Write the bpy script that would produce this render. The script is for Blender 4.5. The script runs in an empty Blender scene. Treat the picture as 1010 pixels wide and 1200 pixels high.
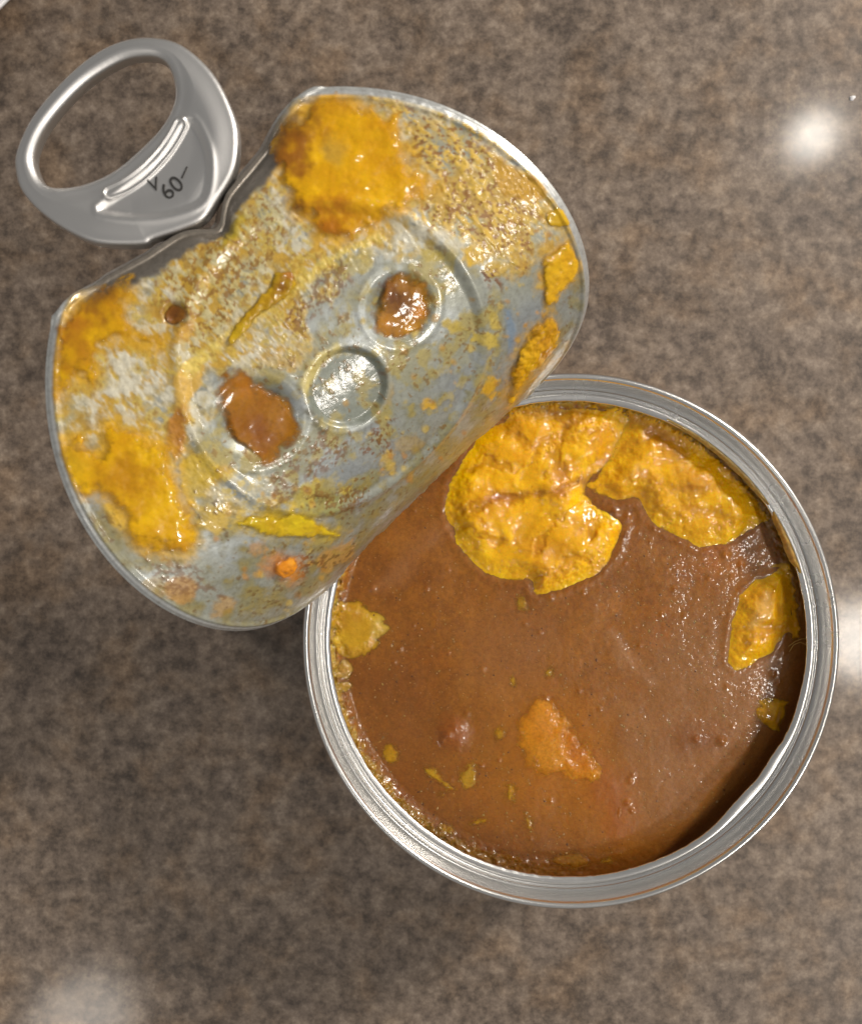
import bpy, math, random
import numpy as np
from mathutils import Vector
sc = bpy.context.scene
rng = np.random.default_rng(7)
random.seed(5)

# ------------------------------------------------------------------ camera, world, lamps
# everything is measured in millimetres: z = 0 is the top of the can's seam, the table lies at z = -38
H, F, CU, CV = 150.0, 1115.25, 505.0, 600.0
TZ = -38.0
MM = 0.001
cam = bpy.data.cameras.new('camera')
cam.sensor_fit = 'VERTICAL'; cam.sensor_height = 24.0; cam.lens = 24.0 * F / 1200.0
cam.clip_start = 0.005; cam.clip_end = 50
cam.dof.use_dof = True; cam.dof.focus_distance = 0.154; cam.dof.aperture_fstop = 20
camo = bpy.data.objects.new('camera', cam); sc.collection.objects.link(camo)
camo.location = (0, 0, H * MM); camo.rotation_euler = (0, 0, 0)
sc.camera = camo

w = bpy.data.worlds.new('World'); sc.world = w; w.use_nodes = True
nt = w.node_tree; nt.nodes.clear()
wo = nt.nodes.new('ShaderNodeOutputWorld'); bg = nt.nodes.new('ShaderNodeBackground')
tc = nt.nodes.new('ShaderNodeTexCoord'); sx = nt.nodes.new('ShaderNodeSeparateXYZ')
rp = nt.nodes.new('ShaderNodeValToRGB')
rp.color_ramp.elements[0].position = 0.0; rp.color_ramp.elements[0].color = (0.52, 0.50, 0.47, 1)
rp.color_ramp.elements[1].position = 0.9; rp.color_ramp.elements[1].color = (0.42, 0.412, 0.40, 1)
nt.links.new(tc.outputs['Generated'], sx.inputs[0]); nt.links.new(sx.outputs['Z'], rp.inputs[0])
nt.links.new(rp.outputs[0], bg.inputs[0]); bg.inputs[1].default_value = 0.5
nt.links.new(bg.outputs[0], wo.inputs[0])

def lamp(name, loc, watts, size, col=(1, .93, .84)):
    l = bpy.data.lights.new(name, 'AREA'); l.shape = 'DISK'; l.size = size; l.energy = watts; l.color = col
    o = bpy.data.objects.new(name, l); sc.collection.objects.link(o); o.location = loc
    d = Vector((0, 0, 0)) - Vector(loc)
    o.rotation_euler = d.to_track_quat('-Z', 'Y').to_euler()
lamp('ceiling_downlight', (0.675, 0.666, 1.46), 1.15, 0.07)
lamp('ceiling_downlight', (0.765, -0.228, 1.46), 2.6, 0.13)
lamp('ceiling_downlight', (-0.62, -0.915, 1.46), 1.2, 0.17)
lamp('ceiling_downlight', (1.10, -0.98, 1.46), 10, 0.20)
lamp('added_fill_light', (0.56, 0.38, 0.42), 5.6, 0.14)  # added lamp, unseen; gives the countertop its brightness falloff
sc.view_settings.view_transform = 'Standard'; sc.view_settings.look = 'None'
sc.view_settings.exposure = 0.0; sc.view_settings.gamma = 1.0
sc.render.engine = 'CYCLES'

# ------------------------------------------------------------------ helpers
def lin(r, g, b):
    c = np.array([r, g, b], float) / 255.0
    return np.where(c <= 0.04045, c / 12.92, ((c + 0.055) / 1.055) ** 2.4)

def P(u, v, z):
    """a point of the place, in mm, at height z"""
    u = np.asarray(u, float); v = np.asarray(v, float)
    return (u - CU) * (H - z) / F, (CV - v) * (H - z) / F

def sstep(a, b, x):
    t = np.clip((x - a) / (b - a), 0, 1)
    return t * t * (3 - 2 * t)

_lat = rng.random((256, 256))
def vnoise(x, y, k=0):
    x = x + 17.3 * k; y = y + 9.1 * k
    xi = np.floor(x).astype(int); yi = np.floor(y).astype(int)
    fx = x - xi; fy = y - yi
    fx = fx * fx * (3 - 2 * fx); fy = fy * fy * (3 - 2 * fy)
    a = _lat[xi % 256, yi % 256]; b = _lat[(xi + 1) % 256, yi % 256]
    c = _lat[xi % 256, (yi + 1) % 256]; d = _lat[(xi + 1) % 256, (yi + 1) % 256]
    return (a * (1 - fx) + b * fx) * (1 - fy) + (c * (1 - fx) + d * fx) * fy

def fbm(x, y, size, octaves=4, k=0, rough=0.55):
    """-1..1, features of the given size"""
    s = 0; amp = 1; tot = 0
    fr = 1.0 / size
    for o in range(octaves):
        s = s + amp * (vnoise(x * fr, y * fr, k + o * 3) * 2 - 1); tot += amp
        amp *= rough; fr *= 2.03
    return s / tot * 1.6

def ridged(x, y, size, octaves=4, k=0):
    s = 0; amp = 1; tot = 0; fr = 1.0 / size
    for o in range(octaves):
        s = s + amp * (1 - np.abs(vnoise(x * fr, y * fr, k + o * 3) * 2 - 1) * 2); tot += amp
        amp *= .5; fr *= 2.03
    return s / tot

def smooth_poly(pts, n=6):
    """Catmull-Rom rounding of a closed outline"""
    p = np.array(pts, float); m = len(p); out = []
    for i in range(m):
        a, b, c, d = p[i - 1], p[i], p[(i + 1) % m], p[(i + 2) % m]
        for t in np.linspace(0, 1, n, endpoint=False):
            out.append(.5 * (2 * b + (c - a) * t + (2 * a - 5 * b + 4 * c - d) * t * t + (3 * b - a - 3 * c + d) * t ** 3))
    return np.array(out)

def sdf(poly, x, y):
    """signed distance to a closed polygon, negative inside"""
    sh = np.shape(x); x = np.ravel(x); y = np.ravel(y)
    p = np.asarray(poly, float); best = np.full(x.shape, 1e18); ins = np.zeros(x.shape, bool)
    for i in range(len(p)):
        ax, ay = p[i - 1]; bx, by = p[i]
        ex, ey = bx - ax, by - ay
        L = ex * ex + ey * ey + 1e-12
        t = np.clip(((x - ax) * ex + (y - ay) * ey) / L, 0, 1)
        dx = x - ax - t * ex; dy = y - ay - t * ey
        best = np.minimum(best, dx * dx + dy * dy)
        c = ((ay > y) != (by > y)) & (x < ex * (y - ay) / (ey if abs(ey) > 1e-12 else 1e-12) + ax)
        ins ^= c
    d = np.sqrt(best); d[ins] *= -1
    return d.reshape(sh)

def segd(pts, x, y):
    best = np.full(np.shape(x), 1e18)
    for i in range(len(pts) - 1):
        ax, ay = pts[i]; bx, by = pts[i + 1]; ex, ey = bx - ax, by - ay
        t = np.clip(((x - ax) * ex + (y - ay) * ey) / (ex * ex + ey * ey + 1e-12), 0, 1)
        best = np.minimum(best, np.hypot(x - ax - t * ex, y - ay - t * ey))
    return best

def ell(cx, cy, rx, ry, rot=0, n=28):
    t = np.linspace(0, 2 * np.pi, n, endpoint=False); c, s = math.cos(rot), math.sin(rot)
    X = rx * np.cos(t); Y = ry * np.sin(t)
    return np.stack([cx + X * c - Y * s, cy + X * s + Y * c], 1)

def mesh(name, V, faces, mat, parent=None, col=None, extra=None, smooth=True, mm=True):
    """V (n,3) in mm, faces: list of (k,4) / (k,3) int arrays"""
    V = np.asarray(V, np.float32) * (MM if mm else 1)
    me = bpy.data.meshes.new(name)
    me.vertices.add(len(V)); me.vertices.foreach_set('co', V.ravel())
    if not isinstance(faces, list): faces = [faces]
    loops = np.concatenate([f.ravel() for f in faces]).astype(np.int32)
    cnt = np.concatenate([np.full(len(f), f.shape[1]) for f in faces]).astype(np.int32)
    st = np.concatenate([[0], np.cumsum(cnt)[:-1]]).astype(np.int32)
    me.loops.add(len(loops)); me.loops.foreach_set('vertex_index', loops)
    me.polygons.add(len(cnt)); me.polygons.foreach_set('loop_start', st)
    me.polygons.foreach_set('use_smooth', np.full(len(cnt), smooth))
    if col is not None:
        a = me.attributes.new('pigment', 'FLOAT_COLOR', 'POINT')
        c4 = np.ones((len(V), 4), np.float32); c4[:, :3] = col
        a.data.foreach_set('color', c4.ravel())
    for k, v in (extra or {}).items():
        a = me.attributes.new(k, 'FLOAT', 'POINT'); a.data.foreach_set('value', np.asarray(v, np.float32).ravel())
    me.update(calc_edges=True); me.validate()
    if mat: me.materials.append(mat)
    o = bpy.data.objects.new(name, me); sc.collection.objects.link(o)
    if parent: o.parent = parent
    return o

def tag(o, label=None, cat=None, group=None, kind=None):
    if label: o['label'] = label
    if cat: o['category'] = cat
    if group: o['group'] = group
    if kind: o['kind'] = kind
    return o

def grid_faces(ny, nx, keep=None, wrap=False):
    idx = np.arange(ny * nx).reshape(ny, nx)
    if wrap: idx = np.concatenate([idx, idx[:, :1]], 1)
    q = np.stack([idx[:-1, :-1], idx[:-1, 1:], idx[1:, 1:], idx[1:, :-1]], -1).reshape(-1, 4)
    if keep is not None: q = q[keep.ravel()]
    return q

def lathe(name, prof, mat, parent, n=360, c=(0, 0), col=None, warp=None):
    p = np.array(prof, float); t = np.linspace(0, 2 * np.pi, n, endpoint=False)
    R = np.repeat(p[:, 0][:, None], n, 1); Z = np.repeat(p[:, 1][:, None], n, 1)
    T = np.repeat(t[None], len(p), 0)
    if warp: R, Z = warp(R, Z, T)
    V = np.stack([c[0] + R * np.cos(T), c[1] + R * np.sin(T), Z], -1).reshape(-1, 3)
    q = grid_faces(len(p), n, wrap=True)[:, ::-1]
    return mesh(name, V, q, mat, parent)

def clipped(D, X, Y, step):
    """keep the cells that touch the inside of D<0 and pull their outer corners onto the outline"""
    ins = D < 0
    keep = ins[:-1, :-1] | ins[1:, :-1] | ins[:-1, 1:] | ins[1:, 1:]
    gy, gx = np.gradient(D, step)
    g = gx * gx + gy * gy + 1e-6
    out = (D > 0) & (D < 3 * step)
    X = np.where(out, X - D * gx / g, X); Y = np.where(out, Y - D * gy / g, Y)
    used = np.zeros(D.shape, bool)
    for a in (slice(0, -1), slice(1, None)):
        for b in (slice(0, -1), slice(1, None)):
            used[a, b] |= keep
    return keep, used, X, Y

def compact(used, keep, arrs):
    ny, nx = used.shape
    q = grid_faces(ny, nx, keep)
    m = np.full(ny * nx, -1); m[used.ravel()] = np.arange(used.sum())
    return m[q], [a.reshape(ny * nx, -1)[used.ravel()] for a in arrs]

# ------------------------------------------------------------------ materials
def mat(name):
    m = bpy.data.materials.new(name); m.use_nodes = True
    n = m.node_tree; b = n.nodes['Principled BSDF']
    return m, n, b
def node(n, t, **kw):
    x = n.nodes.new(t)
    for k, v in kw.items(): setattr(x, k, v)
    return x
def noise(n, scale, detail=4, rough=.6, coord=None, dim='3D', distort=0):
    x = node(n, 'ShaderNodeTexNoise'); x.inputs['Scale'].default_value = scale
    x.inputs['Detail'].default_value = detail; x.inputs['Roughness'].default_value = rough
    x.inputs['Distortion'].default_value = distort
    if coord is not None: n.links.new(coord, x.inputs['Vector'])
    return x
def ramp(n, src, stops):
    r = node(n, 'ShaderNodeValToRGB'); e = r.color_ramp.elements
    while len(e) < len(stops): e.new(.5)
    for i, (p, c) in enumerate(stops):
        e[i].position = p; e[i].color = tuple(c) + (1,) if len(c) == 3 else c
    n.links.new(src, r.inputs[0]); return r
def bump(n, h, dist, strength=1, prev=None):
    b = node(n, 'ShaderNodeBump'); b.inputs['Strength'].default_value = strength
    b.inputs['Distance'].default_value = dist; n.links.new(h, b.inputs['Height'])
    if prev: n.links.new(prev.outputs[0], b.inputs['Normal'])
    return b
def mixc(n, f, a, b, mode='MIX'):
    x = node(n, 'ShaderNodeMix', data_type='RGBA', blend_type=mode)
    for s, v in ((x.inputs[0], f), (x.inputs[6], a), (x.inputs[7], b)):
        if isinstance(v, (int, float)): s.default_value = v
        elif isinstance(v, (tuple, list, np.ndarray)): s.default_value = tuple(v) + (1,) if len(v) == 3 else tuple(v)
        else: n.links.new(v, s)
    return x.outputs[2]
def objco(n): return node(n, 'ShaderNodeTexCoord').outputs['Object']

def metal(name, base, rough, bscale=900, bdist=2e-5, var=.12):  # brushed or satin sheet
    m, n, b = mat(name); co = objco(n)
    nz = noise(n, bscale, 2, .5, co)
    n2 = noise(n, 90, 4, .65, co)
    r = node(n, 'ShaderNodeMapRange'); n.links.new(n2.outputs[0], r.inputs[0])
    r.inputs[3].default_value = max(.05, rough - var); r.inputs[4].default_value = rough + var
    n.links.new(r.outputs[0], b.inputs['Roughness'])
    b.inputs['Base Color'].default_value = tuple(base) + (1,); b.inputs['Metallic'].default_value = 1
    if bdist > 3e-6: n.links.new(bump(n, nz.outputs[0], bdist, .5).outputs[0], b.inputs['Normal'])
    return m

def m_table():
    m, n, b = mat('speckled_laminate'); co = objco(n)
    big = noise(n, 60, 4, .6, co); mid = noise(n, 360, 4, .6, co); fine = noise(n, 1300, 3, .7, co)
    ad = node(n, 'ShaderNodeMath', operation='MULTIPLY_ADD'); n.links.new(big.outputs[0], ad.inputs[0])
    ad.inputs[1].default_value = .34; n.links.new(mid.outputs[0], ad.inputs[2])
    ad2 = node(n, 'ShaderNodeMath', operation='MULTIPLY_ADD'); n.links.new(fine.outputs[0], ad2.inputs[0])
    ad2.inputs[1].default_value = .5; n.links.new(ad.outputs[0], ad2.inputs[2])
    r = ramp(n, ad2.outputs[0], [(.46, lin(70, 61, 54)), (.58, lin(95, 83, 73)), (.67, lin(114, 100, 88)), (.76, lin(131, 116, 102)), (.86, lin(150, 135, 120))])
    dv = node(n, 'ShaderNodeMath', operation='MULTIPLY'); n.links.new(ad2.outputs[0], dv.inputs[0]); dv.inputs[1].default_value = .735
    n.links.new(dv.outputs[0], r.inputs[0])
    hue = noise(n, 95, 3, .6, co)
    rh = ramp(n, hue.outputs[0], [(.35, (.96, .97, 1.0)), (.5, (1, 1, 1)), (.66, (1.04, .96, .86))])
    c = mixc(n, 1.0, r.outputs[0], rh.outputs[0], 'MULTIPLY')
    n.links.new(c, b.inputs['Base Color'])
    b.inputs['Specular IOR Level'].default_value = .3; b.inputs['Coat Weight'].default_value = .55; b.inputs['Coat Roughness'].default_value = .10; b.inputs['Coat IOR'].default_value = 1.4
    rr = node(n, 'ShaderNodeMapRange'); n.links.new(big.outputs[0], rr.inputs[0])
    rr.inputs[3].default_value = .36; rr.inputs[4].default_value = .48; n.links.new(rr.outputs[0], b.inputs['Roughness'])
    n.links.new(bump(n, noise(n, 260, 2, .5, co).outputs[0], 4e-5, .6).outputs[0], b.inputs['Normal'])
    return m

def m_food(name, sss=.06, rough=.28, coat=.45, bd=1.2e-4, bs=900, speck=.25, coat_r=.06, film=False, wetness=2.5, spec=.22):
    m, n, b = mat(name); co = objco(n)
    at = node(n, 'ShaderNodeAttribute', attribute_name='pigment')
    f = noise(n, 2100, 4, .75, co); g = noise(n, 380, 4, .65, co)
    r1 = ramp(n, f.outputs[0], [(.3, (1 - speck,) * 3), (.5, (1, 1, 1)), (.72, (1 + speck * .9,) * 3)])
    r2 = ramp(n, g.outputs[0], [(.3, (.92, .90, .82)), (.55, (1, 1, 1)), (.75, (1.05, 1.06, 1.04))])
    c = mixc(n, 1., at.outputs['Color'], r1.outputs[0], 'MULTIPLY'); c = mixc(n, 1., c, r2.outputs[0], 'MULTIPLY')
    n.links.new(c, b.inputs['Base Color'])
    b.inputs['Roughness'].default_value = rough; b.inputs['Specular IOR Level'].default_value = spec
    b.inputs['Coat Weight'].default_value = coat; b.inputs['Coat Roughness'].default_value = coat_r
    b.inputs['Subsurface Weight'].default_value = sss; b.inputs['Subsurface Radius'].default_value = (1, .45, .12)
    b.inputs['Subsurface Scale'].default_value = .0022
    bb = bump(n, noise(n, bs, 4, .6, co).outputs[0], bd, .8)
    bb = bump(n, noise(n, bs * .3, 3, .6, co).outputs[0], bd * 2, .6, bb)
    n.links.new(bb.outputs[0], b.inputs['Normal'])
    wet = bump(n, noise(n, bs * .55, 1.5, .45, co).outputs[0], bd * wetness, .9)
    n.links.new(wet.outputs[0], b.inputs['Coat Normal'])
    if film:
        cv = node(n, 'ShaderNodeAttribute', attribute_name='cover'); tr = node(n, 'ShaderNodeBsdfTransparent'); mx = node(n, 'ShaderNodeMixShader')
        n.links.new(cv.outputs['Fac'], mx.inputs[0]); n.links.new(tr.outputs[0], mx.inputs[1]); n.links.new(b.outputs[0], mx.inputs[2])
        n.links.new(mx.outputs[0], n.nodes['Material Output'].inputs['Surface'])
    return m

def m_lid():
    m, n, b = mat('smeared_lid_metal'); co = objco(n)
    at = node(n, 'ShaderNodeAttribute', attribute_name='pigment')
    cv = node(n, 'ShaderNodeAttribute', attribute_name='cover')
    f = noise(n, 1300, 4, .7, co)
    r1 = ramp(n, f.outputs[0], [(.3, (.78, .76, .72)), (.5, (1, 1, 1)), (.7, (1.15, 1.15, 1.12))])
    c = mixc(n, 1., at.outputs['Color'], r1.outputs[0], 'MULTIPLY')
    n.links.new(c, b.inputs['Base Color'])
    mt = node(n, 'ShaderNodeMapRange'); n.links.new(cv.outputs['Fac'], mt.inputs[0])
    mt.inputs[1].default_value = 0; mt.inputs[2].default_value = .7; mt.inputs[3].default_value = .7; mt.inputs[4].default_value = 0
    n.links.new(mt.outputs[0], b.inputs['Metallic'])
    rg = node(n, 'ShaderNodeMapRange'); n.links.new(noise(n, 240, 4, .6, co).outputs[0], rg.inputs[0])
    rg.inputs[3].default_value = .32; rg.inputs[4].default_value = .5
    n.links.new(rg.outputs[0], b.inputs['Roughness'])
    b.inputs['Coat Weight'].default_value = .5; b.inputs['Coat Roughness'].default_value = .12
    bb = bump(n, noise(n, 1000, 3, .6, co).outputs[0], 5e-5, .6)
    n.links.new(bb.outputs[0], b.inputs['Normal']); n.links.new(bb.outputs[0], b.inputs['Coat Normal'])
    return m

M_TABLE = m_table()
M_TIN = metal('tinplate', (.82, .81, .79), .26, 700, 2e-6, .06)
M_INNER = metal('can_lining', (.50, .40, .28), .35)
M_TAB = metal('tab_aluminium', (.72, .71, .70), .43, 1400, 1.5e-5, .06)
M_DARK = metal('stamped_mark', (.13, .125, .12), .45)
M_LID = m_lid()
M_GRAVY = m_food('glossy_gravy', .75, .36, .5, 2.6e-5, 3200, .22, .09, wetness=2.2, spec=.34)
M_CHUNK = m_food('yellow_meat', .5, .42, .8, 2.6e-5, 2600, .12, .045, film=True, wetness=4.5)
M_SUNK = m_food('sunk_food', .6, .36, .5, 2.6e-5, 3200, .26, .09, film=True, wetness=2.2)
M_POOL = m_food('pooled_sauce', .1, .4, .45, 1.5e-5, 900, .14, .1, film=True, wetness=2.)
M_SMEAR = m_food('smeared_food', .06, .32, .7, 3e-5, 900, .10, .04, film=True, wetness=4.5)
def m_white():
    m, n, b = mat('white_glaze'); b.inputs['Base Color'].default_value = (.8, .8, .82, 1); b.inputs['Roughness'].default_value = .2
    co = objco(n); n.links.new(bump(n, noise(n, 30, 2, .5, co).outputs[0], 1e-4, .3).outputs[0], b.inputs['Normal']); return m
M_WHITE = m_white()
# ------------------------------------------------------------------ countertop
g = np.linspace(-600, 600, 25); GX, GY = np.meshgrid(g, g)
tag(mesh('countertop', np.stack([GX, GY, np.full_like(GX, TZ)], -1).reshape(-1, 3), grid_faces(25, 25), M_TABLE), kind='structure')

# ------------------------------------------------------------------ the can
CX, CY = 22.1, -20.4
def empty(name, loc):
    e = bpy.data.objects.new(name, None); sc.collection.objects.link(e)
    e.location = [x * MM for x in loc]; e.empty_display_size = .01; return e
can = empty('food_can', (0, 0, 0))
tag(can, 'opened round metal food can full of brown gravy, its lid peeled back', 'food can')
lathe('body', [(40.6, TZ + 1.2), (41.6, TZ), (42.3, TZ + .3), (42.5, TZ + 1.2), (42.3, TZ + 2.3), (41.4, TZ + 3), (41.4, -22), (41.1, -21.2), (41.4, -20.4), (41.4, -18), (41.1, -17.2), (41.4, -16.4), (41.4, -3.1), (41.2, -3.0), (41.0, -3.2), (41.0, TZ + 1.5)], M_INNER if 0 else M_TIN, can, 300, (CX, CY))
lathe('base', [(0.01, TZ + 1.3), (36, TZ + 1.3), (37, TZ + .8), (40.9, TZ + 1.25)], M_TIN, can, 120, (CX, CY))
def rimwarp(R, Z, T):
    return R, Z
lathe('rim', [(41.45, -3.4), (42.2, -3.1), (42.45, -2.6), (42.5, -1.2), (42.42, -.6), (42.2, -.2), (41.9, 0), (41.6, -.06), (41.36, -.35), (41.25, -.85), (41.1, -1.6),
              (40.8, -2.5), (40.62, -2.95), (40.5, -3.2), (40.38, -3.22), (40.28, -3.1), (40.12, -3.0)], M_TIN, can, 480, (CX, CY), warp=rimwarp)
def lipwarp(R, Z, T):
    k = np.clip((39.9 - R) / 1.7, 0, 1)
    dent = np.exp(-((T - math.radians(317)) / math.radians(9)) ** 2) + .6 * np.exp(-((T - math.radians(330)) / math.radians(5)) ** 2)
    jag = fbm(T * 38, T * 0, 1.1, 3, 8) * .09 * np.clip((38.6 - R) / .4, 0, 1) + fbm(T * 38, T * 0 + 7, 12, 2, 3) * .12
    return R + k * (.6 * jag - .95 * dent), Z + k * .2 * dent
lathe('score_lip', [(40.13, -3.2), (39.98, -2.85), (39.75, -2.72), (39.66, -2.86), (39.55, -2.9), (39.45, -2.78), (39.2, -2.62), (38.95, -2.58), (38.6, -2.66), (38.32, -2.8), (38.2, -2.95), (38.2, -3.1), (38.4, -3.15), (39.2, -3.1), (39.7, -3.5), (39.9, -3.9)],
      M_TIN, can, 900, (CX, CY), warp=lipwarp)

# ------------------------------------------------------------------ the lid: a disc of radius 38.2 mm rolled back over the can
LR = 38.2
X0, Y0, Z0, YAW, ROLL, TH0, K1, K2, CB = -11.062, 15.93, 22.61, .766, .006, .513, .897, .578, .043
D1 = np.array([math.cos(YAW), math.sin(YAW)]); D2 = np.array([math.sin(YAW), -math.cos(YAW)])
crease_px = [(375, 99), (358, 107), (335, 132), (310, 167), (285, 196), (264, 221), (246, 246), (239, 253), (224, 259), (200, 274), (167, 296), (121, 321), (77, 356)]

sA = np.linspace(-LR, LR, 765); aA = np.linspace(-LR, LR, 383)
def base_theta(s):
    return TH0 + K1 * s / LR + K2 * (s / LR) ** 2
def build_table(sc_of_a):
    A, S = np.meshgrid(aA, sA, indexing='ij')
    th = base_theta(S)
    thb = th.copy()
    f = sstep(30.3, 33.0, S); th = th * (1 - f) + f * math.pi
    if sc_of_a is not None:
        c = sc_of_a(A)
        c = c - .55 * sstep(20, 14, np.abs(A)) + 1.7 * np.exp(-((A - 2.4) / 2.4) ** 2)
        k = sstep(-4.0, -2.6, c - S) * sstep(20, 13, np.abs(A)); th = th * (1 - k) + k * math.radians(-37)
        k = sstep(-.75, -.45, c - S); th = th * (1 - k) + k * math.radians(28)
        k = sstep(.0, .3, c - S); th = th * (1 - k) + k * math.radians(-68)
    ds = sA[1] - sA[0]
    h = np.cumsum(np.cos(th), 1) * ds; z = -np.cumsum(np.sin(th), 1) * ds
    i = len(sA) // 2
    h = h - h[:, i:i + 1]; z = z - z[:, i:i + 1]
    off = CB * A * A / LR
    tt = np.clip(thb, -1, math.pi / 2)
    h = h + off * np.sin(tt); z = z + off * np.cos(tt)
    ca = A * math.cos(ROLL)
    Pt = np.stack([X0 + ca * D1[0] + h * D2[0], Y0 + ca * D1[1] + h * D2[1], Z0 + z + A * math.sin(ROLL)], -1)
    ga = np.gradient(Pt, axis=0); gs = np.gradient(Pt, axis=1)
    N = np.cross(gs, ga); N /= np.linalg.norm(N, axis=-1, keepdims=True) + 1e-12
    if N[len(aA) // 2, len(sA) // 2, 2] < 0: N = -N
    return Pt, N
def lookup(T, a, s):
    fa = np.clip((a + LR) / (2 * LR) * (len(aA) - 1), 0, len(aA) - 1.001); fs = np.clip((s + LR) / (2 * LR) * (len(sA) - 1), 0, len(sA) - 1.001)
    ia = fa.astype(int); js = fs.astype(int); fa = (fa - ia)[..., None]; fs = (fs - js)[..., None]
    return (T[ia, js] * (1 - fa) + T[ia + 1, js] * fa) * (1 - fs) + (T[ia, js + 1] * (1 - fa) + T[ia + 1, js + 1] * fa) * fs
def seen(Pt):
    d = H - Pt[..., 2]
    return CU + Pt[..., 0] * F / d, CV - Pt[..., 1] * F / d
T0, N0 = build_table(None)
_u0, _v0 = seen(T0)
_front = np.broadcast_to((sA < 29)[None], _u0.shape)
def to_lid(u, v):
    """where on the flat disc (a, s) a spot of the lid lies"""
    d = np.where(_front, (_u0 - u) ** 2 + (_v0 - v) ** 2, 1e12)
    i, j = np.unravel_index(np.argmin(d), d.shape); return aA[i], sA[j]
cr = np.array(sorted(to_lid(*p) for p in crease_px))
TP, TN = build_table(lambda A: np.interp(A, cr[:, 0], cr[:, 1]))

# embossed beads and pockets, as depth along the normal (the underside of the lid)
E_RING = to_lid(400, 430); E_MID = to_lid(408, 456); E_R = to_lid(470, 360); E_L = to_lid(303, 492); E_S = to_lid(206, 368)
def emboss(a, s):
    e = 0
    r = np.hypot(a - E_RING[0], s - E_RING[1])
    e = e + .3 * np.exp(-((r - 21.0) / .8) ** 2) - .2 * sstep(20.4, 19.2, r)
    for c, rad, dep in ((E_R, 5.0, -1.5), (E_L, 6.2, -1.7)):
        rr = np.hypot(a - c[0], s - c[1])
        e = e + dep * (1 - sstep(rad * .35, rad, rr)) + .06 * np.exp(-((rr - rad * 1.12) / .5) ** 2)
    rr = np.hypot(a - E_MID[0], s - E_MID[1])
    e = e - .75 * (1 - sstep(4.7, 5.7, rr)) + .06 * np.exp(-((rr - 6.2) / .5) ** 2)
    rr = np.hypot(a - E_S[0], s - E_S[1]); e = e - .7 * (1 - sstep(.7, 1.9, rr))
    cc_ = np.interp(a, cr[:, 0], cr[:, 1]) - .55 * sstep(20, 14, np.abs(a)) + 1.7 * np.exp(-((a - 2.4) / 2.4) ** 2)
    e = e + .16 * np.exp(-((s - cc_ - .35) / .3) ** 2) * sstep(26, 22, np.abs(a))
    rr = np.hypot(a, s)
    e = e - .35 * sstep(37.5, 38.2, rr) + .22 * np.exp(-((rr - 36.9) / .35) ** 2)
    wr = sstep(26.5, 30.5, s)
    e = e + wr * (.22 * ridged(a, s * .35, 3.2, 4, 3) + .12 * fbm(a, s, .9, 3, 6))
    return e
def lid_at(a, s, lift=0):
    p = lookup(TP, a, s); nn = lookup(TN, a, s); nn /= np.linalg.norm(nn, axis=-1, keepdims=True) + 1e-9
    return p + nn * (emboss(a, s) + lift)[..., None]

nR, nP = 300, 1000
rr_ = LR * np.linspace(0, 1, nR) ** .85; ph_ = np.linspace(0, 2 * np.pi, nP, endpoint=False)
RR, PH = np.meshgrid(rr_, ph_, indexing='ij')
LA, LS = RR * np.cos(PH), RR * np.sin(PH)
PU, PV = seen(lookup(TP, LA, LS))
col = np.zeros(LA.shape + (3,)); col[:] = lin(172, 178, 180)
cover = np.zeros(LA.shape); thick = np.zeros(LA.shape)
front = (LS < 33) & (LS > np.interp(LA, cr[:, 0], cr[:, 1]) - 1.2)
n_big = fbm(LA, LS, 6, 4, 1); n_mid = fbm(LA, LS, 2.0, 4, 2); n_fin = fbm(LA, LS * .8, .75, 3, 3); n_st = fbm(LA * 1.6, LS * .7, .9, 3, 4)
def paint(poly, c, soft=8, amp=10, strength=1., patch=None, th=0., nz=None, hard=True):
    global col, cover, thick
    p = np.array(poly, float)
    x0, y0 = p.min(0) - soft - amp * 2; x1, y1 = p.max(0) + soft + amp * 2
    m = np.zeros(LA.shape)
    b = (PU > x0) & (PU < x1) & (PV > y0) & (PV < y1) & front
    if not b.any(): return
    d = sdf(p, PU[b], PV[b]) + amp * (nz if nz is not None else n_mid)[b] + .35 * amp * n_fin[b]
    k = sstep(soft, -soft, d) * strength
    if patch is not None:
        q, lo, hi = patch; k = k * sstep(lo, hi, q[b])
    m[b] = k
    col = col * (1 - m[..., None]) + lin(*c) * m[..., None]
    cover = np.maximum(cover * (1 - m * .3), m) if hard else cover * (1 - m) + m * .6
    thick = thick + m * th
n_spk = fbm(LA, LS, .42, 2, 9); n_spk2 = fbm(LA, LS, 1.1, 3, 12); n_pat = fbm(LA, LS, 3.5, 4, 15)
ALL = [(40, 90), (700, 90), (700, 760), (40, 760)]
UPPER = [(60, 360), (160, 300), (245, 250), (330, 150), (372, 98), (500, 110), (600, 170), (650, 235), (655, 285), (600, 330), (560, 300), (520, 280), (440, 290), (360, 370), (350, 420), (230, 440), (225, 530), (330, 590), (280, 600), (200, 560), (60, 520)]
MIDT = [(230, 440), (350, 410), (450, 300), (540, 280), (590, 340), (600, 430), (560, 480), (470, 570), (390, 600), (300, 590), (220, 540)]
LOW = [(220, 560), (330, 590), (480, 540), (600, 420), (690, 300), (690, 380), (520, 570), (390, 690), (330, 735), (250, 742), (150, 690), (90, 600)]
paint(ALL, (134, 132, 104), 10, 0, .5, (n_big, -1.2, .4))
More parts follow.
